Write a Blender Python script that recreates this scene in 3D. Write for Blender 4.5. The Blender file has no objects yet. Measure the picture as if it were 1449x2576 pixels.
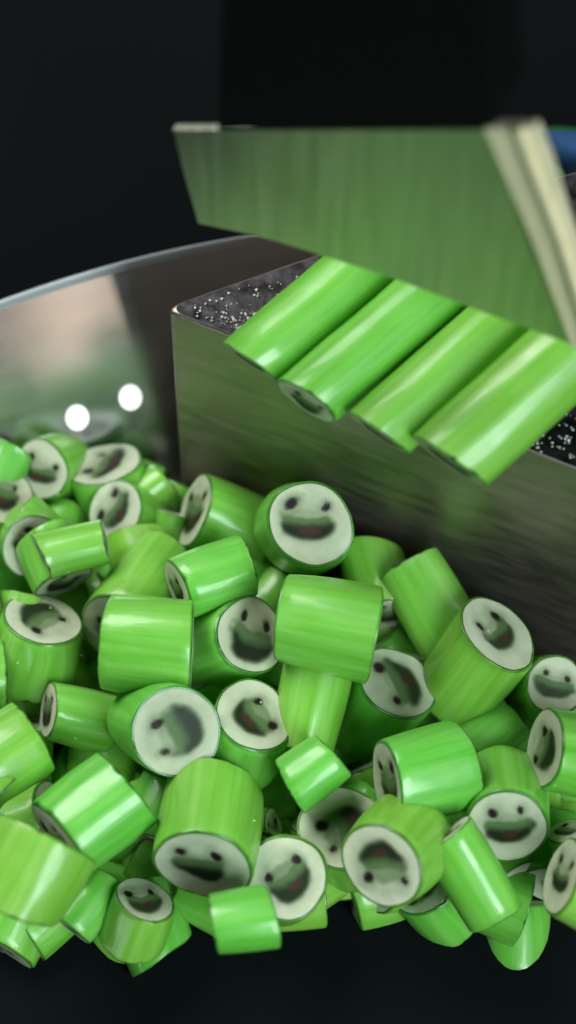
import bpy, math, random
from mathutils import Vector, Matrix, noise

# ------------------------------------------------------------------ scene, camera, light
S = bpy.context.scene
S.unit_settings.system = 'METRIC'
S.unit_settings.scale_length = 0.01          # one unit is one centimetre
R = math.radians
PITCH = R(58)
DIST = 30.0
FPX = 5850.0                                 # focal length in pixels of a 1449-wide frame
W, H = 1449.0, 2576.0
CU, CV = W / 2, H / 2
CAM = Vector((0, -math.cos(PITCH) * DIST, math.sin(PITCH) * DIST))
AX = Vector((1, 0, 0)); AU = Vector((0, math.sin(PITCH), math.cos(PITCH))); AB = Vector((0, -math.cos(PITCH), math.sin(PITCH)))

cd = bpy.data.cameras.new('camera'); cam = bpy.data.objects.new('camera', cd); S.collection.objects.link(cam)
cam.location = CAM; cam.rotation_euler = (R(90) - PITCH, 0, 0)
cd.sensor_fit = 'HORIZONTAL'; cd.sensor_width = 36; cd.lens = 36 * FPX / W
cd.clip_start = 0.5; cd.clip_end = 500
cd.dof.use_dof = True; cd.dof.focus_distance = 28.2
cd.dof.aperture_fstop = cd.lens * 1e-3 / 0.70
S.camera = cam

w = bpy.data.worlds.new('World'); S.world = w; w.use_nodes = True
w.node_tree.nodes['Background'].inputs[0].default_value = (0.0047, 0.0054, 0.0058, 1)
w.node_tree.nodes['Background'].inputs[1].default_value = 1.0
S.view_settings.view_transform = 'Standard'; S.view_settings.look = 'None'
S.view_settings.exposure = 0.0; S.view_settings.gamma = 1.0
S.cycles.use_denoising = True
S.cycles.max_bounces = 8; S.cycles.diffuse_bounces = 4; S.cycles.glossy_bounces = 4
S.cycles.sample_clamp_indirect = 4.0

def area(name, loc, target, sx, sy, power, col):
    l = bpy.data.lights.new(name, 'AREA'); l.shape = 'RECTANGLE'; l.size = sx; l.size_y = sy
    l.energy = power; l.color = col
    o = bpy.data.objects.new(name, l); S.collection.objects.link(o)
    o.location = loc
    o.rotation_euler = (Vector(target) - Vector(loc)).to_track_quat('-Z', 'Y').to_euler()
    return o
# window light over the viewer's right shoulder, a big soft ceiling panel, a warm light added at front right for the bowl's cream band
KEY = (AX * .42 - AU * .30 + AB * .86).normalized() * 60
area('window_light', KEY, (0, 0, 0), 22, 34, 30000, (.84, 1.0, 1.0))
area('ceiling_light', (-26, 22, 50), (0, 0, 0), 36, 36, 38000, (1, .99, .95))
area('warm_bowl_light', (27.0, -51, 6), (-2, 4, 0), 5, 26, 1300, (1, .76, .58))
area('room_fill_light', (30, -46, 52), (0, 0, 0), 60, 44, 2800, (.93, 1, .98))  # added soft fill, stands for no lamp in the room

# ------------------------------------------------------------------ helpers
def depth_z(v, z):
    y = (CV - v) / FPX
    return (CAM.z - z) / (math.sin(PITCH) - y * math.cos(PITCH))
def at_depth(u, v, d):
    return CAM + AX * ((u - CU) / FPX * d) + AU * ((CV - v) / FPX * d) - AB * d
def at(u, v, z):
    return at_depth(u, v, depth_z(v, z))
def cdir(x, y, z):                            # picture right, picture up, towards the viewer
    return (AX * x + AU * y + AB * z).normalized()
def props(o, label=None, cat=None, group=None, kind=None):
    if label: o['label'] = label
    if cat: o['category'] = cat
    if group: o['group'] = group
    if kind: o['kind'] = kind
    return o
def empty(name, loc, rot=None, **k):
    o = bpy.data.objects.new(name, None); S.collection.objects.link(o)
    o.empty_display_size = .3
    o.matrix_world = (Matrix.Translation(loc) @ (rot.to_4x4() if rot else Matrix()))
    return props(o, **k)
def mesh(name, verts, faces, mat, parent=None, smooth=True, cols=None, **k):
    m = bpy.data.meshes.new(name); m.from_pydata([tuple(v) for v in verts], [], faces)
    m.update()
    if smooth: m.polygons.foreach_set('use_smooth', [True] * len(m.polygons))
    if cols is not None:
        a = m.color_attributes.new('tint', 'FLOAT_COLOR', 'POINT')
        a.data.foreach_set('color', [c for t in cols for c in (t[0], t[1], t[2], 1)])
    m.materials.append(mat)
    o = bpy.data.objects.new(name, m); S.collection.objects.link(o)
    if parent: o.parent = parent
    return props(o, **k)

# ------------------------------------------------------------------ materials
def newmat(name):
    m = bpy.data.materials.new(name); m.use_nodes = True
    nt = m.node_tree; b = nt.nodes['Principled BSDF']
    return m, nt, b
def N(nt, t, **k):
    n = nt.nodes.new(t)
    for a, v in k.items(): setattr(n, a, v)
    return n
def ramp(nt, stops):
    r = N(nt, 'ShaderNodeValToRGB'); e = r.color_ramp.elements
    while len(e) > 1: e.remove(e[0])
    e[0].position = stops[0][0]; e[0].color = (*stops[0][1], 1)
    for p, c in stops[1:]:
        x = e.new(p); x.color = (*c, 1)
    return r
def mapped(nt, scale, coord='Object'):
    tc = N(nt, 'ShaderNodeTexCoord'); mp = N(nt, 'ShaderNodeMapping'); mp.inputs['Scale'].default_value = scale
    nt.links.new(tc.outputs[coord], mp.inputs[0]); return mp

def rind_material():
    m, nt, b = newmat('green_sugar_rind'); L = nt.links.new
    mp = mapped(nt, (5, 5, .22))
    info = N(nt, 'ShaderNodeObjectInfo')
    add = N(nt, 'ShaderNodeVectorMath', operation='ADD'); L(mp.outputs[0], add.inputs[0]); L(info.outputs['Location'], add.inputs[1])
    n1 = N(nt, 'ShaderNodeTexNoise'); n1.inputs['Scale'].default_value = 1.6; n1.inputs['Detail'].default_value = 5
    L(add.outputs[0], n1.inputs['Vector'])
    r = ramp(nt, [(.28, (.14, .47, .035)), (.52, (.20, .55, .07)), (.76, (.27, .61, .12))])
    L(n1.outputs['Fac'], r.inputs[0])
    # pieces differ a little: some yellower, some bluer green
    hs = N(nt, 'ShaderNodeHueSaturation')
    mr = N(nt, 'ShaderNodeMapRange'); mr.inputs['To Min'].default_value = .485; mr.inputs['To Max'].default_value = .518
    L(info.outputs['Random'], mr.inputs[0]); L(mr.outputs[0], hs.inputs['Hue']); L(r.outputs[0], hs.inputs['Color'])
    at_ = N(nt, 'ShaderNodeAttribute', attribute_name='tint')
    mul = N(nt, 'ShaderNodeMix', data_type='RGBA', blend_type='MULTIPLY'); mul.inputs['Factor'].default_value = 1
    L(hs.outputs[0], mul.inputs['A']); L(at_.outputs['Color'], mul.inputs['B'])
    L(mul.outputs['Result'], b.inputs['Base Color'])
    b.inputs['Subsurface Weight'].default_value = .6
    b.inputs['Subsurface Radius'].default_value = (.25, 1.0, .12); b.inputs['Subsurface Scale'].default_value = .40
    b.inputs['IOR'].default_value = 1.5; b.inputs['Coat Weight'].default_value = .42; b.inputs['Coat Roughness'].default_value = .13
    mp2 = mapped(nt, (14, 14, .5)); n2 = N(nt, 'ShaderNodeTexNoise'); n2.inputs['Scale'].default_value = 1.5; n2.inputs['Detail'].default_value = 4
    L(mp2.outputs[0], n2.inputs['Vector'])
    n3 = N(nt, 'ShaderNodeTexNoise'); n3.inputs['Scale'].default_value = 3.5; mp3 = mapped(nt, (1, 1, 1)); L(mp3.outputs[0], n3.inputs['Vector'])
    ad = N(nt, 'ShaderNodeMath', operation='ADD'); L(n2.outputs['Fac'], ad.inputs[0]); L(n3.outputs['Fac'], ad.inputs[1])
    bp = N(nt, 'ShaderNodeBump'); bp.inputs['Strength'].default_value = .25; bp.inputs['Distance'].default_value = .02
    L(ad.outputs[0], bp.inputs['Height']); L(bp.outputs[0], b.inputs['Normal'])
    # rubbed patches are duller
    r3 = N(nt, 'ShaderNodeMapRange'); r3.inputs['From Min'].default_value = .35; r3.inputs['From Max'].default_value = .7
    r3.inputs['To Min'].default_value = .30; r3.inputs['To Max'].default_value = .55
    L(n3.outputs['Fac'], r3.inputs[0]); L(r3.outputs[0], b.inputs['Roughness'])
    return m
def core_material(name='cream_sugar_core'):
    m, nt, b = newmat(name); L = nt.links.new
    at_ = N(nt, 'ShaderNodeAttribute', attribute_name='tint')
    mp = mapped(nt, (1, 1, 1)); n1 = N(nt, 'ShaderNodeTexNoise'); n1.inputs['Scale'].default_value = 7; n1.inputs['Detail'].default_value = 6
    L(mp.outputs[0], n1.inputs['Vector'])
    r = ramp(nt, [(.3, (.88, .88, .88)), (.7, (1, 1, 1))]); L(n1.outputs['Fac'], r.inputs[0])
    mul = N(nt, 'ShaderNodeMix', data_type='RGBA', blend_type='MULTIPLY'); mul.inputs['Factor'].default_value = 1
    L(at_.outputs['Color'], mul.inputs['A']); L(r.outputs[0], mul.inputs['B']); L(mul.outputs['Result'], b.inputs['Base Color'])
    b.inputs['Roughness'].default_value = .5; b.inputs['Specular IOR Level'].default_value = .2
    b.inputs['Subsurface Weight'].default_value = .12
    b.inputs['Subsurface Radius'].default_value = (.6, .9, .5); b.inputs['Subsurface Scale'].default_value = .10
    bp = N(nt, 'ShaderNodeBump'); bp.inputs['Strength'].default_value = .3; bp.inputs['Distance'].default_value = .02
    L(n1.outputs['Fac'], bp.inputs['Height']); L(bp.outputs[0], b.inputs['Normal'])
    return m
def steel(name, col, rough, scale, strength=.12, dist=.01, var=.25, metal=1.0):
    m, nt, b = newmat(name); L = nt.links.new
    mp = mapped(nt, scale); n1 = N(nt, 'ShaderNodeTexNoise'); n1.inputs['Scale'].default_value = 1; n1.inputs['Detail'].default_value = 8
    L(mp.outputs[0], n1.inputs['Vector'])
    a = tuple(c * (1 - var) for c in col); c2 = tuple(min(1, c * (1 + var)) for c in col)
    r = ramp(nt, [(.3, a), (.7, c2)]); L(n1.outputs['Fac'], r.inputs[0]); L(r.outputs[0], b.inputs['Base Color'])
    b.inputs['Metallic'].default_value = metal
    mr = N(nt, 'ShaderNodeMapRange'); mr.inputs['To Min'].default_value = rough * .75; mr.inputs['To Max'].default_value = rough * 1.25
    L(n1.outputs['Fac'], mr.inputs[0]); L(mr.outputs[0], b.inputs['Roughness'])
    bp = N(nt, 'ShaderNodeBump'); bp.inputs['Strength'].default_value = strength; bp.inputs['Distance'].default_value = dist
    L(n1.outputs['Fac'], bp.inputs['Height']); L(bp.outputs[0], b.inputs['Normal'])
    return m
def plain(name, col, rough=.6, emit=None, metal=0):
    m, nt, b = newmat(name)
    b.inputs['Base Color'].default_value = (*col, 1); b.inputs['Roughness'].default_value = rough; b.inputs['Metallic'].default_value = metal
    if emit:
        b.inputs['Emission Color'].default_value = (*emit, 1); b.inputs['Emission Strength'].default_value = 1
    return m
M_RIND = rind_material()
M_CORE = core_material()
M_BLOCK = steel('dark_worn_steel', (.46, .40, .35), .46, (1.6, 1.6, 7), .08, .01, .12)
M_TOP = steel('dirty_block_top', (.055, .053, .058), .5, (5, 5, 5), .4, .03, .8)
M_BLADE = steel('brushed_blade_steel', (.64, .66, .54), .36, (7, 7, .6), .10, .01, .12)
M_BAR = steel('cream_reflection_bar', (.88, .80, .54), .34, (9, 9, .5), .08, .01, .08, metal=.15)  # warm reflection on the metal put into the cream base colour
M_BOWL = steel('satin_bowl_steel', (.37, .375, .38), .20, (.8, .8, 5), .02, .004, .05)
M_RIM = steel('dull_bowl_rim', (.30, .31, .33), .5, (.8, .8, 5), .02, .004, .05)
M_HOLE = plain('glowing_hole_disc', (.8, .8, .8), .5, (.78, .76, .78))  # glowing disc stands in for the bright light beyond the hole
M_DARK = plain('dark_bench', (.0050, .0070, .0080), .9); M_DARK.node_tree.nodes['Principled BSDF'].inputs['Specular IOR Level'].default_value = 0.03
M_BLUE = plain('navy_cloth', (.006, .055, .16), .85)
M_GREEN = plain('bottle_green_cloth', (.008, .12, .03), .85)
M_GRAIN = plain('sugar_grain', (.85, .85, .80), .35)
M_CHIP = plain('green_sugar_chip', (.35, .70, .25), .2)

# ------------------------------------------------------------------ block corner points
ZT = 3.0
A = at(404, 776, ZT); B = at(1449, 1180, ZT); Cc = at(850, 606, ZT)
e1 = (B - A).normalized(); e2v = (Cc - A).normalized()
NF = Vector((e1.y, -e1.x, 0)).normalized()
if NF.y > 0: NF = -NF

# ------------------------------------------------------------------ candy pieces
def lerp(a, b, t): return tuple(x + (y - x) * t for x, y in zip(a, b))
def sstep(a, b, x):
    t = max(0, min(1, (x - a) / (b - a))); return t * t * (3 - 2 * t)
WHITE = (.56, .62, .45); HALO = (.095, .17, .065); MOUTH = (.010, .018, .007); BROWN = (.060, .027, .020); EYE = (.018, .008, .009)
class Face:
    def __init__(s, rnd, style):
        s.cx = rnd.uniform(-.06, .06); s.cy = rnd.uniform(-.05, .05)
        s.ex = rnd.uniform(.29, .38); s.ey = rnd.uniform(.26, .36); s.er = (rnd.uniform(.12, .15), rnd.uniform(.085, .115))
        if rnd.random() < .5: s.er = s.er[::-1]
        s.arc = rnd.uniform(.46, .56); s.open = rnd.uniform(.75, 1.0); s.dark = rnd.uniform(.75, 1.0); s.brown = rnd.random() < .75
        s.sqx = rnd.uniform(.85, 1.12); s.sqy = rnd.uniform(.9, 1.15); s.halo = rnd.uniform(.9, 1.0); s.seed = rnd.uniform(0, 99); s.skew = rnd.uniform(-.25, .25); s.style = style
        if style == 'blob': s.arc = .48; s.open = 1.15; s.dark = .95
        if style == 'wide': s.arc = .60; s.open = .70; s.dark = 1.0; s.brown = True; s.er = (.13, .085)
    def sample(s, x, y):
        x *= .90; y *= .90
        n = noise.noise(Vector((x * 2.2, y * 2.2, s.seed)))
        n2 = noise.noise(Vector((x * 6, y * 6, s.seed + 7)))
        x = (x + n * .11 - s.cx) * s.sqx; y = (y + n2 * .03 + n * .06 - s.cy) * s.sqy - s.skew * x * .5
        # mouth: a filled half moon of green sugar, darkest along its lower lip, some with a brown tongue
        m = s.arc
        u_, w_ = x / m, (y - .04) / (m * s.open)
        q = math.hypot(u_, w_ + .08) + n2 * .10
        mouth = (1 - sstep(.80, 1.22, q)) * (1 - sstep(-.02, .42, w_ + abs(u_) * -.25 + n * .2))
        low = sstep(.05, .55, -w_ + .25 * u_ * u_)
        halo = max(mouth, s.halo * .55 * (1 - sstep(.6, 1.25, math.hypot(x / .44, (y - .10) / .26))))
        halo = max(halo, .30 * (1 - sstep(.9, 1.7, q)))
        if s.style == 'blob': halo = max(halo, .8 * (1 - sstep(.75, 1.15, math.hypot(x, y + .06) / .50)))
        col = lerp(WHITE, HALO, halo)
        col = lerp(col, MOUTH, mouth * low * (1 - sstep(.95, 1.2, q) * .5) * s.dark)
        if s.brown:
            br = 1 - sstep(.25, 1.0, math.hypot((x - .04) / (m * .50), (y + m * s.open * .46) / (m * .30)) + n2 * .25)
            col = lerp(col, BROWN, br * .85)
        eye = 0
        for k, sx in enumerate((-1, 1)):
            q = math.hypot((x - sx * s.ex), (y - s.ey) * .85) / s.er[k]
            ring = (1 - sstep(1.1, 2.4, q))
            col = lerp(col, HALO, ring * .35)
            e = 1 - sstep(.6, 1.15, q)
            col = lerp(col, EYE, e)
            if e > .25: eye = k + 1
        return col, (mouth > .35), eye

def candy_parts(root, rad, L, rnd, tilt=(0, 0), style='plain', segs=56, ringn=20, oval=None, split=True, back_tilt=None, taper=0.0, plain_side=False):
    e2 = rnd.uniform(.0, .07) if oval is None else oval[0]; p2 = rnd.uniform(0, 6.28) if oval is None else oval[1]
    e3 = rnd.uniform(0, .025); p3 = rnd.uniform(0, 6.28); sd = rnd.uniform(0, 99)
    if tilt == (0, 0) and L < 3: tilt = (rnd.uniform(-.13, .13), rnd.uniform(-.13, .13))
    if back_tilt is None: back_tilt = (rnd.uniform(-.2, .2), rnd.uniform(-.2, .2))
    dome = (rnd.uniform(-.05, .06), rnd.uniform(-.05, .05))
    bend = rnd.uniform(-.05, .05)
    if L < 3 and taper == 0: taper = rnd.uniform(-.12, .12)
    def rr(th, z):
        r = 1 + e2 * math.cos(2 * th + p2) + e3 * math.cos(3 * th + p3)
        r += .045 * noise.noise(Vector((math.cos(th) * 1.1, math.sin(th) * 1.1, z * 1.1 + sd))) + .012 * noise.noise(Vector((math.cos(th) * 4, math.sin(th) * 4, z * .5 + sd)))
        t = z / L + .5
        return rad * r * (1 + taper * (t - .5) - .03 * (1 - math.sin(math.pi * max(0, min(1, t)))))
    def endz(x, y, end):
        tx, ty = tilt if end == 0 else back_tilt
        rho2 = (x * x + y * y) / (rad * rad)
        s = 1 if end == 0 else -1
        z = s * L / 2 + s * dome[end] * rad * (1 - rho2)
        z += (tx * x + ty * y)
        z += .03 * rad * noise.noise(Vector((x / rad * 1.6, y / rad * 1.6, sd + 5 * end)))
        return z
    CORE = .93
    face = [Face(rnd, style), Face(rnd, 'plain')]
    def chip(th, end):                         # small nicks along the cut edge
        c = noise.noise(Vector((math.cos(th) * 4.5, math.sin(th) * 4.5, sd + end * 3)))
        return .06 * rad * max(0, c - .26) * 2.0
    # rind: cut annulus, rounded edge, side, rounded edge, cut annulus
    V, C, F = [], [], []
    rows = []
    def row(fn):
        i0 = len(V)
        for k in range(segs):
            th = 2 * math.pi * k / segs
            v, c = fn(th); V.append(v); C.append(c)
        rows.append(i0)
    def annulus(end, rho, drop, shade):
        s = 1 if end == 0 else -1
        def fn(th):
            zz = s * L / 2; r = rr(th, zz) * rho
            x, y = r * math.cos(th), r * math.sin(th)
            z = endz(x, y, end) - s * (drop * rad + (chip(th, end) if rho > .93 else 0))
            return (x, y, z), shade
        row(fn)
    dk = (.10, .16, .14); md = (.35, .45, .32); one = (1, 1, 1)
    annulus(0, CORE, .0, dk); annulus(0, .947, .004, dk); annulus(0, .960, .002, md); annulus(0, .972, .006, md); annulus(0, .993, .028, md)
    NZ = 9
    for j in range(NZ + 1):
        f = j / NZ
        def fn(th, f=f):
            x0, y0 = rad * math.cos(th), rad * math.sin(th)
            za = endz(x0, y0, 0) - .065 * rad - chip(th, 0); zb = endz(x0, y0, 1) + .065 * rad + chip(th, 1)
            z = za + (zb - za) * f
            r = rr(th, z)
            return (r * math.cos(th) + bend * rad * math.cos(z * 2 / L), r * math.sin(th), z), one
        row(fn)
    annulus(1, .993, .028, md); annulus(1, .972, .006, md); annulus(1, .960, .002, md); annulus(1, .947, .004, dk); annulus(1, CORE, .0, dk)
    for a, b in zip(rows, rows[1:]):
        for k in range(segs):
            k2 = (k + 1) % segs
            F.append((a + k, b + k, b + k2, a + k2))
    # bend shift must not tear the cut edges: blend it to nothing there
    rind = mesh('rind', V, F, M_RIND, root, cols=C)
    # cut ends
    bins = {'core': ([], [], []), 'core2': ([], [], []), 'mouth': ([], [], []), 'eye1': ([], [], []), 'eye2': ([], [], [])}
    maps = {k: {} for k in bins}
    for end in (0, 1):
        s = 1 if end == 0 else -1
        nr = ringn if end == 0 else 8
        pts = []
        for i in range(nr + 1):
            rho = i / nr
            for k in range(segs if i else 1):
                th = 2 * math.pi * k / segs
                r = rr(th, s * L / 2) * CORE * rho
                x, y = r * math.cos(th), r * math.sin(th)
                z = endz(x, y, end)
                fx, fy = rho * math.cos(th) * CORE, rho * math.sin(th) * CORE
                col, mo, ey = face[end].sample(fx, fy)
                edge = sstep(.93, 1.0, rho); col = lerp(col, (.45, .60, .34), edge * .5)
                if mo: z -= s * .010 * rad
                if ey: z -= s * .022 * rad
                pts.append(((x, y, z), col, mo, ey))
        def idx(i, k): return 0 if i == 0 else 1 + (i - 1) * segs + (k % segs)
        for i in range(nr):
            for k in range(segs):
                q = (idx(0, 0), idx(1, k), idx(1, k + 1)) if i == 0 else (idx(i, k), idx(i + 1, k), idx(i + 1, k + 1), idx(i, k + 1))
                if end: q = q[::-1]
                if split and end == 0:
                    es = [pts[j][3] for j in q]; mo = sum(1 for j in q if pts[j][2])
                    e = max(es)
                    key = 'eye%d' % e if e and sum(1 for t in es if t) >= 2 else ('mouth' if mo >= 2 else 'core')
                else: key = 'core2' if end else 'core'
                VV, CC, FF = bins[key]; mp = maps[key]; out = []
                for j in q:
                    kk = (end, j)
                    if kk not in mp:
                        mp[kk] = len(VV); VV.append(pts[j][0]); CC.append(pts[j][1])
                    out.append(mp[kk])
                FF.append(out)
    for key, nm in (('core', 'core'), ('core2', 'core'), ('mouth', 'mouth'), ('eye1', 'eye'), ('eye2', 'eye')):
        VV, CC, FF = bins[key]
        if FF: mesh(nm, VV, FF, M_CORE, root, cols=CC)
    return rind

def orient(n, up):
    z = n.normalized(); y = (up - z * up.dot(z)).normalized(); x = y.cross(z)
    return Matrix((x, y, z)).transposed()

# (u, v, a, nx, ny, nz, L, up, off, style, tilt, label)
#  u, v  where the middle of the end sits; a radius; n the way the end faces; L length; up the way the face's top points
CANDY = [
 (30,1135,72, .35,.75,-.2, 150, 90,.2,'plain',(0,0),'dim green candy showing only its side at the top left corner of the pile'),
 (102,1182,80, -.28,-.12,.95, 190, 62,.1,'plain',(0,0),'blurred smiling candy at the top left of the pile, face dipping into shade'),
 (262,1166,94, -.22,.80,.54, 190, 150,.25,'wide',(0,0),'cream faced candy with pointed oval end, topmost beside the two white holes'),
 (8,1245,92, .25,.62,.74, 170, 80,.35,'blob',(0,0),'cream faced candy cut by the left picture edge, second row down'),
 (290,1288,80, -.35,.22,.90, 190, 140,.15,'plain',(0,0),'cream faced candy with its face turned left, below the pointed oval one'),
 (175,1285,66, .2,.5,-.3, 150, 90,-.5,'plain',(0,0),'shaded green candy sunk between the upper left faces'),
 (50,1300,70, -.55,.5,-.12, 150, 90,.15,'plain',(0,0),'plain green candy lying on its side above a cream face at the left'),
 (84,1375,78, .25,-.30,.90, 180, 55,.2,'plain',(0,0),'cream faced candy half covered by a green one near the left edge'),
 (268,1362,58, .90,.22,-.10, 170, 90,.75,'plain',(.1,0),'small rounded green candy lying sideways over a cream face'),
 (340,1352,84, -.30,.80,-.22, 170, 90,.0,'plain',(.2,0),'dull green candy with a straight cut corner, left of centre at the back'),
 (432,1290,40, .2,.8,.1, 110, 90,-.1,'plain',(0,0),'small blurred green candy tucked against the steel block corner'),
 (418,1205,52, .65,.5,-.1, 130, 90,-.1,'plain',(0,0),'green candy squeezed behind, touching the left edge of the block'),
 (400,1240,64, .75,-.3,-.12, 130, 90,-.5,'plain',(0,0),'dark green candy lying to the right of the pointed oval face'),
 (489,1284,98, -.86,.36,.30, 210, 100,.35,'blob',(0,0),'candy with a narrow cream end leaning on the front of the block'),
 (640,1340,88, .3,.85,-.15, 190, 90,-.15,'plain',(0,0),'olive green candy standing between the narrow cream end and the big smile'),
 (781,1317,113, .12,.10,.98, 210, 82,.5,'wide',(0,0),'cream candy with clear wide smile facing up, alone against the steel block'),
 (930,1395,84, -.2,.75,-.35, 170, 90,-.1,'plain',(.35,0),'shaded green candy just right of the clear wide smile'),
 (448,1484,80, -.93,-.33,.24, 192, 100,.95,'blob',(0,0),'bright green candy lying sideways above the tilted oval face at centre left'),
 (715,1470,66, .5,.6,-.2, 150, 90,-.45,'plain',(0,0),'dark blurred green candy under the clear wide smile'),
 (944,1596,120, .96,-.17,.13, 240, 90,1.5,'plain',(-.15,0),'large glossy bright green candy tumbling on top at the centre'),
 (1030,1420,86, -.49,.86,-.06, 250, 90,.55,'plain',(.18,0),'upright bright green candy with a sharp white window streak'),
 (1254,1594,108, .42,.66,.60, 265, 118,.9,'plain',(0,0),'large green candy with cream end tilted up, near the right side of the block'),
 (1000,1717,100, .38,.58,.70, 240, 205,.3,'plain',(0,0),'cream faced candy half hidden under the large tumbling green one'),
 (1398,1724,80, .15,.12,.96, 180, 70,.1,'plain',(0,0),'cream faced candy at the right edge against the foot of the block'),
 (1370,1882,106, -.85,.22,.42, 220, 160,.9,'blob',(0,0),'green candy at the right edge with a long narrow cream end facing left'),
 (1260,1905,74, .1,.8,-.25, 170, 90,-.5,'plain',(0,0),'dark green candy in the gap at the right, showing no face'),
 (972,1972,108, -.92,-.22,.30, 205, 100,.95,'blob',(0,0),'green candy lying sideways with a pale bluish window streak, lower right of centre'),
 (1274,2078,108, .0,-.42,.90, 215, 98,.45,'plain',(0,0),'smiling candy low at the right with green side showing above its face'),
 (960,2178,116, -.36,-.20,.91, 230, 272,1.0,'blob',(0,0),'upside down face with brown mouth at the bottom centre right'),
 (862,2082,108, -.15,.48,.86, 200, 215,.25,'blob',(0,0),'greyish cream face partly covered by the upside down face'),
 (638,1800,108, .22,.62,.74, 175, 35,.7,'blob',(0,0),'oval cream face with brown mouth, touching the round face at lower left'),
 (443,1842,114, .30,-.02,.95, 260, 197,.9,'plain',(0,0),'roundest large cream face at lower left with two dark eyes on its left'),
 (122,1785,72, -.80,.25,.42, 190, 100,-.1,'blob',(0,0),'dim candy with a grey narrow end left of the round large face'),
 (108,1558,106, .22,.76,.56, 210, 290,.45,'blob',(0,0),'wide oval cream face with a large dark middle at the left edge'),
 (160,1466,82, .35,-.88,.16, 130, 90,.30,'plain',(0,0),'green candy with a pale sliver end above the wide oval face'),
 (296,1588,112, -.42,-.58,.62, 250, 90,.25,'plain',(0,0),'streaked green candy with cream end mostly covered by a bright green one'),
 (266,1612,118, -.97,.10,-.06, 215, 90,1.15,'plain',(.05,0),'large bright green candy lying sideways left of the tilted oval face'),
 (632,1598,101, .60,.28,.74, 240, 62,.7,'plain',(0,0),'tilted oval cream face with small eyes in the middle of the pile'),
 (492,1705,62, -.3,.4,.2, 110, 90,-.2,'plain',(0,0),'tiny yellow green candy end peeping above the round large face'),
 (800,1680,84, .20,.94,-.16, 215, 90,.6,'plain',(0,0),'bright green candy with a wide pale window patch below the tumbling one'),
 (729,1980,74, -.80,-.59,.02, 135, 90,.65,'plain',(0,0),'short green candy with a slanted pale streak above a dark gap'),
 (148,2115,118, -.78,-.58,.24, 222, 90,.8,'plain',(0,0),'large glossy green candy low at the left with a diagonal streak'),
 (112,2104,136, .47,.86,-.12, 190, 90,1.7,'plain',(-.12,0),'very bright yellow green candy in the bottom left corner'),
 (85,1852,98, .80,.50,-.34, 210, 90,.85,'plain',(0,0),'glossy green candy cut by the left edge above the bottom corner'),
 (8,2010,66, .6,-.5,.2, 120, 90,.75,'plain',(0,0),'sliver of a pale green candy at the left edge between two glossy ones'),
 (8,1690,92, .85,.1,-.15, 140, 90,.1,'plain',(0,0),'dull green candy side at the left edge below the wide oval face'),
 (2,1510,66, .7,.2,-.1, 120, 90,.15,'plain',(0,0),'shaded green candy at the left edge beside the wide oval face'),
 (512,2178,124, -.08,-.58,.80, 285, 88,.7,'plain',(0,0),'cream smile at the bottom left of centre with long green side above'),
 (722,2208,104, .10,.25,.96, 200, 120,.1,'blob',(0,0),'grey faced candy at the bottom between two cream smiles'),
 (690,2088,60, .85,.15,.30, 150, 90,-.6,'plain',(0,0),'thin grey candy end deep in the gap below the short green candy'),
 (686,2306,80, .97,.1,-.1, 150, 90,.9,'plain',(0,0),'bright green candy rim at the very bottom below the left smile'),
 (1122,2098,76, -.50,.84,.10, 250, 90,.75,'plain',(0,0),'slender green candy leaning down right from behind the upside down face'),
 (1412,2205,98, -.80,.42,.30, 200, 90,.9,'plain',(0,0),'bright green candy in the bottom right corner with shaded grey end'),
 (1425,2090,54, -.3,.75,.3, 110, 90,.1,'plain',(0,0),'chipped small green candy at the right edge near the bottom'),
 (265,2215,62, .3,.4,-.2, 150, 90,-.4,'plain',(0,0),'blurred dark green candy in the hollow at the bottom left'),
 (365,2262,84, .25,.70,.4, 130, 90,.0,'plain',(0,0),'pale candy end just showing at the bottom edge left of the smile'),
 (930,2000,70, .4,.5,-.2, 150, 90,-.7,'plain',(0,0),'dim green candy deep in the gap above the grey cream face'),
 (430,1960,74, .3,.75,-.2, 160, 90,-.5,'plain',(0,0),'deep green candy in shade under the round large face'),
 (1290,1800,72, .6,.45,-.2, 150, 90,-.4,'plain',(0,0),'shaded green candy under the large tilted cream end at right'),
 (720,1600,78, .3,.5,-.2, 150, 90,-.8,'plain',(0,0),'green candy hidden low beneath the tumbling bright one'),
 (395,1400,74, .5,.5,-.2, 150, 90,-.4,'plain',(0,0),'dim green candy wedged behind the bright sideways one'),
 (60,1500,60, .1,.8,-.2, 110, 90,.0,'plain',(0,0),'light green candy top showing just above the wide oval face'),
 (560,1950,86, .3,.75,-.3, 170, 90,.25,'plain',(0,0),'light green candy side below the oval face with brown mouth'),
]
rnd = random.Random(7)
GROUP = 'cut smiling face candies in the pile'
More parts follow.
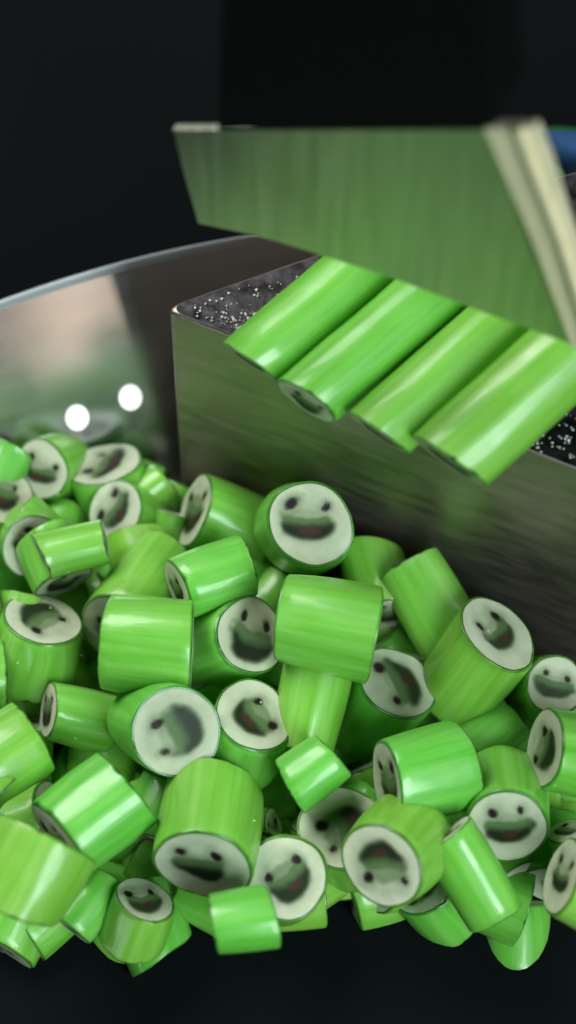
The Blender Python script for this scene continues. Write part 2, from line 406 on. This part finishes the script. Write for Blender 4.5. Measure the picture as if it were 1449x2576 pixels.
def put_candy(u, v, a, nx, ny, nz, Lp, up, off, style, tilt, label, rng, lowpoly=False, cat='candy', filler=False):
    n = cdir(nx, ny, nz)
    nzn = n.dot(AB)
    a *= 1.04; d0 = depth_z(v, 0) - off
    rad = a * d0 / FPX
    d = d0 + rad * math.sqrt(max(0, 1 - nzn * nzn)) * .9
    rad = a * d / FPX; L = Lp * d / FPX
    for _ in range(60):                        # keep clear of the block's front face and the bowl
        c = at_depth(u, v, d) - n * (L / 2)
        q = abs(n.dot(NF)); need = q * L / 2 + rad * math.sqrt(1 - q * q)
        if u > 440 and (c - A).dot(NF) < need * .96 and (c - A).dot(e1) > -.2:
            if filler: return None
            d -= .04; rad = a * d / FPX; L = Lp * d / FPX; continue
        break
    upv = cdir(math.cos(R(up)), math.sin(R(up)), 0.001)
    if abs(upv.dot(n)) > .93: upv = cdir(math.cos(R(up + 90)), math.sin(R(up + 90)), 0)
    t = empty('hard_candy', c, orient(n, upv), label=label, cat=cat, group=GROUP)
    candy_parts(t, rad, L, rng, tilt, style, segs=36 if lowpoly else 60, ringn=8 if lowpoly else 26, split=(nzn > -.02 and not lowpoly))
    return t
for i, c in enumerate(CANDY):
    put_candy(*c, rng=random.Random(100 + i))

# lower layer that closes the gaps of the pile
def pile_top(u):
    P = [(-60, 1090), (0, 1085), (170, 1130), (350, 1150), (455, 1200), (540, 1215), (700, 1300), (900, 1350), (1100, 1420), (1200, 1530), (1449, 1700), (1600, 1760)]
    for (x0, y0), (x1, y1) in zip(P, P[1:]):
        if u <= x1: return y0 + (y1 - y0) * (u - x0) / (x1 - x0)
    return 1800
FILL = []
for v0 in range(1190, 2270, 104):
    for u0 in range(-10, 1500, 112):
        r2 = random.Random(v0 * 31 + u0)
        u = u0 + r2.uniform(-35, 35) + (56 if (v0 // 104) % 2 else 0); v = v0 + r2.uniform(-25, 25)
        if v < pile_top(u) + 80 or v > 2262: continue
        an = r2.uniform(0, 6.28); nz = r2.choice((-.2, -.1, -.15, .1, .6))
        s = math.sqrt(1 - nz * nz)
        FILL.append(put_candy(u, v, r2.uniform(84, 104), math.cos(an) * s, math.sin(an) * s, nz, r2.uniform(170, 210), r2.uniform(0, 360), -1.3, 'plain', (0, 0),
                  'shaded green candy lying under the upper layer of the pile', r2, lowpoly=(nz < .5), filler=True))

for u0 in range(-20, 1500, 118):              # the front row of the lower layer
    r2 = random.Random(9000 + u0); an = r2.uniform(0, 6.28); nz = r2.choice((-.2, -.1, .1, .6)); sn = math.sqrt(1 - nz * nz)
    FILL.append(put_candy(u0 + r2.uniform(-25, 25), 2235 + r2.uniform(-30, 20), r2.uniform(84, 98), math.cos(an) * sn, math.sin(an) * sn, nz, r2.uniform(160, 190), r2.uniform(0, 360), -.75, 'plain', (0, 0),
                  'shaded candy', r2, filler=True))

# ------------------------------------------------------------------ steel block
def block():
    top = []
    n = 7
    p0 = A + e2v * .28; p1 = A + e1 * .22
    for i in range(n + 1):
        t = i / n
        top.append(p0 * (1 - t) ** 2 + A * 2 * t * (1 - t) + p1 * t * t)
    far = A + e1 * 13
    back = e2v * 9
    # the rear left edge curves away to the right
    rear = [A + e2v * 9 + e1 * .9, A + e2v * 6 + e1 * .45, A + e2v * 3.4 + e1 * .12]
    pts = [rear[0]] + rear[1:] + top + [far, far + e2v * 9]
    zb = -3.0
    nn = len(pts)
    rnds = [(0, 0), (.012, .03), (.05, .055)]
    # rounded upper edge: inset ring at the top, then full outline lower
    cen = sum(pts, Vector()) / nn
    def inset(p, q):
        dv = (cen - p); dv.z = 0; return p + dv.normalized() * q
    V = []; F = []
    rows = []
    for q, dz in ((.075, 0), (.03, -.012), (.008, -.035), (0, -.075)):
        rows.append(len(V))
        for p in pts:
            v = inset(p, q); V.append((v.x, v.y, ZT + dz))
    rows.append(len(V))
    for p in pts: V.append((p.x, p.y, zb))
    for a, b in zip(rows, rows[1:]):
        for i in range(nn):
            j = (i + 1) % nn; F.append((a + i, b + i, b + j, a + j))
    F.append([rows[-1] + i for i in range(nn)][::-1])
    root = empty('steel_block', (A.x, A.y, zb), label='heavy dark steel block with a rounded corner carrying the uncut green candy rods', cat='block')
    off = Vector((A.x, A.y, zb))
    o = mesh('block_body', [Vector(v) - off for v in V], F, M_BLOCK, root, smooth=True)
    tp = mesh('top_face', [Vector(V[i]) - off for i in range(nn)], [list(range(nn))], M_TOP, root, smooth=False)
    return root
block()

# sugar grains scattered on the block top, one scatter
def grains(name, pts, mat, sizes, rng, **k):
    V, F = [], []
    for p in pts:
        s = rng.uniform(*sizes); i0 = len(V)
        for d in ((1, 0, 0), (-1, 0, 0), (0, 1, 0), (0, -1, 0), (0, 0, 1), (0, 0, -.6)):
            V.append(p + Vector(d) * s * rng.uniform(.6, 1.4))
        for f in ((0, 2, 4), (2, 1, 4), (1, 3, 4), (3, 0, 4), (2, 0, 5), (1, 2, 5), (3, 1, 5), (0, 3, 5)):
            F.append([i0 + q for q in f])
    return mesh(name, V, F, mat, None, smooth=False, **k)
rg = random.Random(3)
gp = []
for i in range(900):
    a = rg.uniform(0, 1) ; b = rg.uniform(.03, 1)
    gp.append(A + e1 * (.15 + a * 2.6 + b * .2) + e2v * (b * 4.2) + Vector((0, 0, .012)))
for i in range(140):
    gp.append(A + e1 * (.6 + rg.gauss(.55, .35)) + e2v * (abs(rg.gauss(.12, .12)) + .1) + Vector((0, 0, .015)))
grains('sugar_grains', gp, M_GRAIN, (.005, .026), rg, label='white sugar grains scattered on the dark block top near its rounded corner', cat='sugar grains', kind='stuff')
gp2 = []
for i in range(110):
    gp2.append(at(rg.uniform(1340, 1449), 0, ZT) if False else B + e1 * rg.uniform(-1.0, .6) + e2v * (abs(rg.gauss(.35, .3)) + .04) + Vector((0, 0, .01)))
grains('sugar_grains', gp2, M_GRAIN, (.008, .02), rg, label='white sugar grains on the block edge at the right, past the last rod', cat='sugar grains', kind='stuff')

# ------------------------------------------------------------------ uncut rods
RODS = [ # front end (u, v), direction point further along, radius px
 ((628, 912), (945, 640), 87, 'uncut green candy rod furthest left, nearest the sugared block corner', .03),
 ((770, 1010), (1085, 740), 88, 'uncut green candy rod second from left with its cream end showing', .22),
 ((950, 1090), (1265, 812), 90, 'uncut green candy rod third from left, duller than the last', .04),
 ((1128, 1160), (1452, 868), 108, 'uncut green candy rod furthest right with a long white highlight', .04),
]
for i, (p, q, a, lab, show) in enumerate(RODS):
    r2 = random.Random(50 + i)
    P0 = at(p[0], p[1], ZT + .5); rad = a * (P0 - CAM).dot(-AB) / FPX
    P0 = at(p[0], p[1], ZT + rad + .02); Q0 = at(q[0], q[1], ZT + rad + .02 + (.25, .3, .3, .58)[i])
    ax = (P0 - Q0).normalized()
    L = (3.6, 3.4, 3.0, 2.9)[i]
    c = P0 - ax * (L / 2)
    rot = orient(ax, AB)
    m = cdir(-.55, -.80, show)                # the blade left the end slanting
    ml = rot.transposed() @ m
    t = empty('candy_rod', c, rot, label=lab, cat='candy rod', group='uncut candy rods on the steel block')
    candy_parts(t, rad, L, r2, (-ml.x / ml.z, -ml.y / ml.z), 'blob', oval=(.02, 0), back_tilt=(0, 0))

# ------------------------------------------------------------------ guillotine blade, raised above the block's front face
nf = Vector((e1.y, -e1.x, 0)).normalized()    # front face normal
if nf.y > 0: nf = -nf
plane_p = A + nf * .03
def on_blade(u, v, off=0):
    d = (at_depth(u, v, 10) - CAM).normalized(); pp = plane_p + nf * off
    return CAM + d * ((pp - CAM).dot(nf) / d.dot(nf))
def slab(name, outline, thick, mat, parent, origin, bev=.04):
    n = len(outline); cen = sum(outline, Vector()) / n
    V = []; F = []
    def ring(ins, dep):
        i0 = len(V)
        for p in outline:
            V.append(p + (cen - p).normalized() * ins - nf * dep - origin)
        return i0
    rs = [ring(bev, 0), ring(bev * .3, bev * .3), ring(0, bev), ring(0, thick - bev), ring(bev, thick)]
    for a, b in zip(rs, rs[1:]):
        for i in range(n):
            j = (i + 1) % n; F.append((a + i, b + i, b + j, a + j))
    F.append([rs[0] + i for i in range(n)]); F.append([rs[-1] + i for i in range(n)][::-1])
    return mesh(name, V, F, mat, parent, smooth=False)
bo = on_blade(950, 640)
blade = empty('guillotine_blade', bo, label='broad steel cutting blade raised above the rods, reflecting the green candy', cat='blade')
slab('blade_plate', [on_blade(*p) for p in ((434, 326), (462, 440), (497, 562), (640, 592), (800, 640), (1000, 705), (1200, 780), (1440, 868), (1345, 640), (1232, 326))][::-1], .10, M_BLADE, blade, bo, .015)
slab('edge_bar', [on_blade(*p, .10) for p in ((1216, 324), (1330, 600), (1440, 880), (1520, 880), (1440, 600), (1372, 400), (1340, 324))][::-1], .16, M_BAR, blade, bo, .04)

M_CLAMP = plain('added_mount_black', (.0022, .0026, .0026), .8); M_CLAMP.node_tree.nodes['Principled BSDF'].inputs['Specular IOR Level'].default_value = .1
slab('added_blade_mount', [on_blade(*p, .34) for p in ((560, -200), (545, 330), (900, 328), (1240, 326), (1225, -200))][::-1], .8, M_CLAMP, blade, bo, .05)  # added dark mount that covers the blade's bright top edge
slab('bar_rib', [on_blade(*p, .17) for p in ((1292, 330), (1400, 610), (1478, 860), (1490, 860), (1414, 610), (1308, 330))][::-1], .08, M_BAR, blade, bo, .01)

# ------------------------------------------------------------------ steel bowl (the far part that shows)
HR = 1.7
p1 = at(0, 757, HR); p2 = at(700, 583, HR); p3 = at(300, 662, HR)
def circle(a, b, c):
    d = 2 * (a.x * (b.y - c.y) + b.x * (c.y - a.y) + c.x * (a.y - b.y))
    s = [q.x ** 2 + q.y ** 2 for q in (a, b, c)]
    return Vector(((s[0] * (b.y - c.y) + s[1] * (c.y - a.y) + s[2] * (a.y - b.y)) / d, (s[0] * (c.x - b.x) + s[1] * (a.x - c.x) + s[2] * (b.x - a.x)) / d, 0))
oc = circle(p1, p2, p3); RB = (Vector((p1.x, p1.y, 0)) - oc).length
prof = [(.030, -.10), (.04, -.04), (.03, -.012), (.014, -.004), (0, -.018), (-.02, -.06), (-.05, -.12)]
prof = [(RB + a, HR + b) for a, b in prof]
r_in, z_in = prof[-1]
for i in range(1, 19):
    t = R(29) + R(3) * i / 18                 # the wall starts leaning out and flattens towards the floor
    prof.append((prof[-1][0] - .33 * math.sin(t), prof[-1][1] - .33 * math.cos(t)))
root = empty('steel_bowl', (oc.x, oc.y, -4.9), label='satin steel bowl wall curving behind the pile with two white holes', cat='bowl')
def revolve(rows, a0, a1, n):
    V, F = [], []
    for j in range(n + 1):
        t = a0 + (a1 - a0) * j / n
        for r, z in rows: V.append((r * math.cos(t), r * math.sin(t), z + 4.9))
    m = len(rows)
    for j in range(n):
        for i in range(m - 1):
            F.append((j * m + i, j * m + i + 1, (j + 1) * m + i + 1, (j + 1) * m + i))
    return V, F
V, F = revolve(prof[6:], R(15), R(215), 120); mesh('bowl_wall', V, F, M_BOWL, root)
V, F = revolve(prof[:7], R(15), R(215), 120); mesh('rim', V, F, M_RIM, root)
def bowl_hit(u, v):
    o = CAM; d = (at_depth(u, v, 10) - CAM).normalized()
    t = 20.0
    while t < 70:
        p = o + d * t; r = (Vector((p.x, p.y, 0)) - oc).length
        if p.z < HR:
            for (ra, za), (rb, zb) in zip(prof[6:], prof[7:]):
                if zb <= p.z <= za:
                    rw = ra + (rb - ra) * (za - p.z) / (za - zb)
                    if r > rw: return p, Vector((oc.x - p.x, oc.y - p.y, .0)).normalized(), (rb - ra) / (zb - za)
        t += .01
for u, v in ((193, 1049), (327, 998)):
    p, inn, sl = bowl_hit(u, v)
    nrm = (inn + Vector((0, 0, sl))).normalized()
    rot = orient(nrm, Vector((0, 0, 1)))
    V = [Vector((0, 0, 0))] + [Vector((.155 * math.cos(2 * math.pi * i / 40), .185 * math.sin(2 * math.pi * i / 40), 0)) for i in range(40)]
    off = p + nrm * .03 - root.location
    VV = [rot @ q + off for q in V]
    mesh('hole', VV, [(0, 1 + i, 1 + (i + 1) % 40) for i in range(40)], M_HOLE, root, smooth=False)

# ------------------------------------------------------------------ dark surroundings
def sheet(name, x0, y0, x1, y1, z, mat):
    return mesh(name, [(x0, y0, z), (x1, y0, z), (x1, y1, z), (x0, y1, z)], [(0, 1, 2, 3)], mat, None, smooth=False, kind='structure')
sheet('work_surface', -120, -120, 120, 160, -1.55, M_DARK)

def cloth(name, uvs, d, mat, label, seed):
    cen = sum((at_depth(u, v, d) for u, v in uvs), Vector()) / len(uvs)
    n = len(uvs); V = [Vector((0, 0, 0)) + AB * .6]; F = []
    rings = 6
    for k in range(1, rings + 1):
        f = k / rings
        for u, v in uvs:
            p = (at_depth(u, v, d) - cen) * f
            V.append(p + AB * (.6 * (1 - f * f) + .25 * noise.noise(p * .9 + Vector((seed, 0, 0)))))
    for i in range(n): F.append((0, 1 + i, 1 + (i + 1) % n))
    for k in range(rings - 1):
        a = 1 + k * n
        for i in range(n): F.append((a + i, a + n + i, a + n + (i + 1) % n, a + (i + 1) % n))
    b = len(V)
    for i in range(n): V.append(V[1 + (rings - 1) * n + i] - AB * .25)
    a = 1 + (rings - 1) * n
    for i in range(n): F.append((a + i, b + i, b + (i + 1) % n, a + (i + 1) % n))
    o = mesh(name, V, F, mat, None, label=label, cat='cloth'); o.location = cen
cloth('blue_cloth', [(1365, 332), (1385, 400), (1420, 425), (1449, 470), (1560, 560), (1640, 430), (1620, 335), (1500, 325)], 30, M_BLUE, 'blurred navy blue cloth behind the blade at the upper right', 1)
cloth('green_cloth', [(1250, 332), (1300, 500), (1380, 700), (1470, 800), (1600, 760), (1640, 560), (1540, 330), (1400, 324)], 33, M_GREEN, 'blurred dark green cloth behind the blade bar at the right', 2)

# ------------------------------------------------------------------ chips on the candy
bpy.context.view_layer.update()
dg = bpy.context.evaluated_depsgraph_get()
seen = {}
for vv in range(1080, 2420, 7):
    for uu in range(0, 1450, 7):
        h, lo, nr, fi, ob, mx = S.ray_cast(dg, CAM, (at_depth(uu, vv, 10) - CAM).normalized())
        if h and ob.parent: seen[ob.parent.name] = seen.get(ob.parent.name, 0) + 1
FILL = [t for t in FILL if t]; KEEP = []
for t in FILL:                                # pieces buried wholly under the others are left out
    if seen.get(t.name, 0) < 3:
        for ch in list(t.children): bpy.data.objects.remove(ch)
        bpy.data.objects.remove(t); continue
    KEEP.append(t)
FILL = KEEP
LAND = [('blurred corner smile', 102, 1182), ('pointed oval face', 262, 1166), ('left turned face', 290, 1288), ('half covered face', 84, 1375), ('rounded small candy', 268, 1362),
 ('narrow cream end', 489, 1284), ('clear wide smile', 781, 1317), ('bright sideways candy', 535, 1450), ('tumbling glossy candy', 830, 1570), ('streaked upright candy', 1060, 1520),
 ('large tilted candy', 1190, 1690), ('half hidden face', 1000, 1717), ('right edge face', 1398, 1724), ('long narrow end', 1370, 1882), ('blue streaked candy', 1060, 1930),
 ('lower right smile', 1274, 2078), ('upside down face', 960, 2178), ('greyish face', 862, 2082), ('brown mouthed oval', 638, 1800), ('round large face', 438, 1842), ('grey narrow end', 122, 1785),
 ('wide oval face', 108, 1560), ('large bright candy', 365, 1620), ('tilted oval face', 632, 1598), ('pale window candy', 775, 1770), ('short streaked candy', 780, 1930), ('diagonal streak candy', 230, 2030),
 ('bottom left corner candy', 90, 2150), ('left smile', 512, 2178), ('grey bottom face', 722, 2208), ('slender leaning candy', 1170, 2150), ('bottom right candy', 1412, 2205)]
used = set()
for t in FILL:
    q = t.matrix_world.translation - CAM; dd = -q.dot(AB)
    pu, pv = CU + q.dot(AX) / dd * FPX, CV - q.dot(AU) / dd * FPX
    near = sorted(LAND, key=lambda l: math.hypot(l[1] - pu, l[2] - pv))[:6]
    pairs = sorted(((a + b, near[a][0], near[b][0]) for a in range(6) for b in range(a + 1, 6)))
    for _s, na, nb in pairs:
        if (na, nb) not in used and (nb, na) not in used:
            used.add((na, nb)); break
    t['label'] = 'shaded candy deep between the %s and the %s' % (na, nb)
cp, cg = [], [] = [], []
rc = random.Random(11)
while len(cp) < 40:
    u = rc.uniform(0, 1449); v = rc.uniform(1180, 2230)
    d = (at_depth(u, v, 10) - CAM).normalized()
    hit, loc, nr, *_r = S.ray_cast(dg, CAM, d)
    if hit and _r[1].parent and _r[1].parent.name.startswith('hard_candy'): cp.append(loc + nr * .004)
grains('candy_chips', cp, M_CHIP, (.006, .022), rc, label='tiny glassy sugar chips clinging to the pile of candies', cat='chips', kind='stuff')
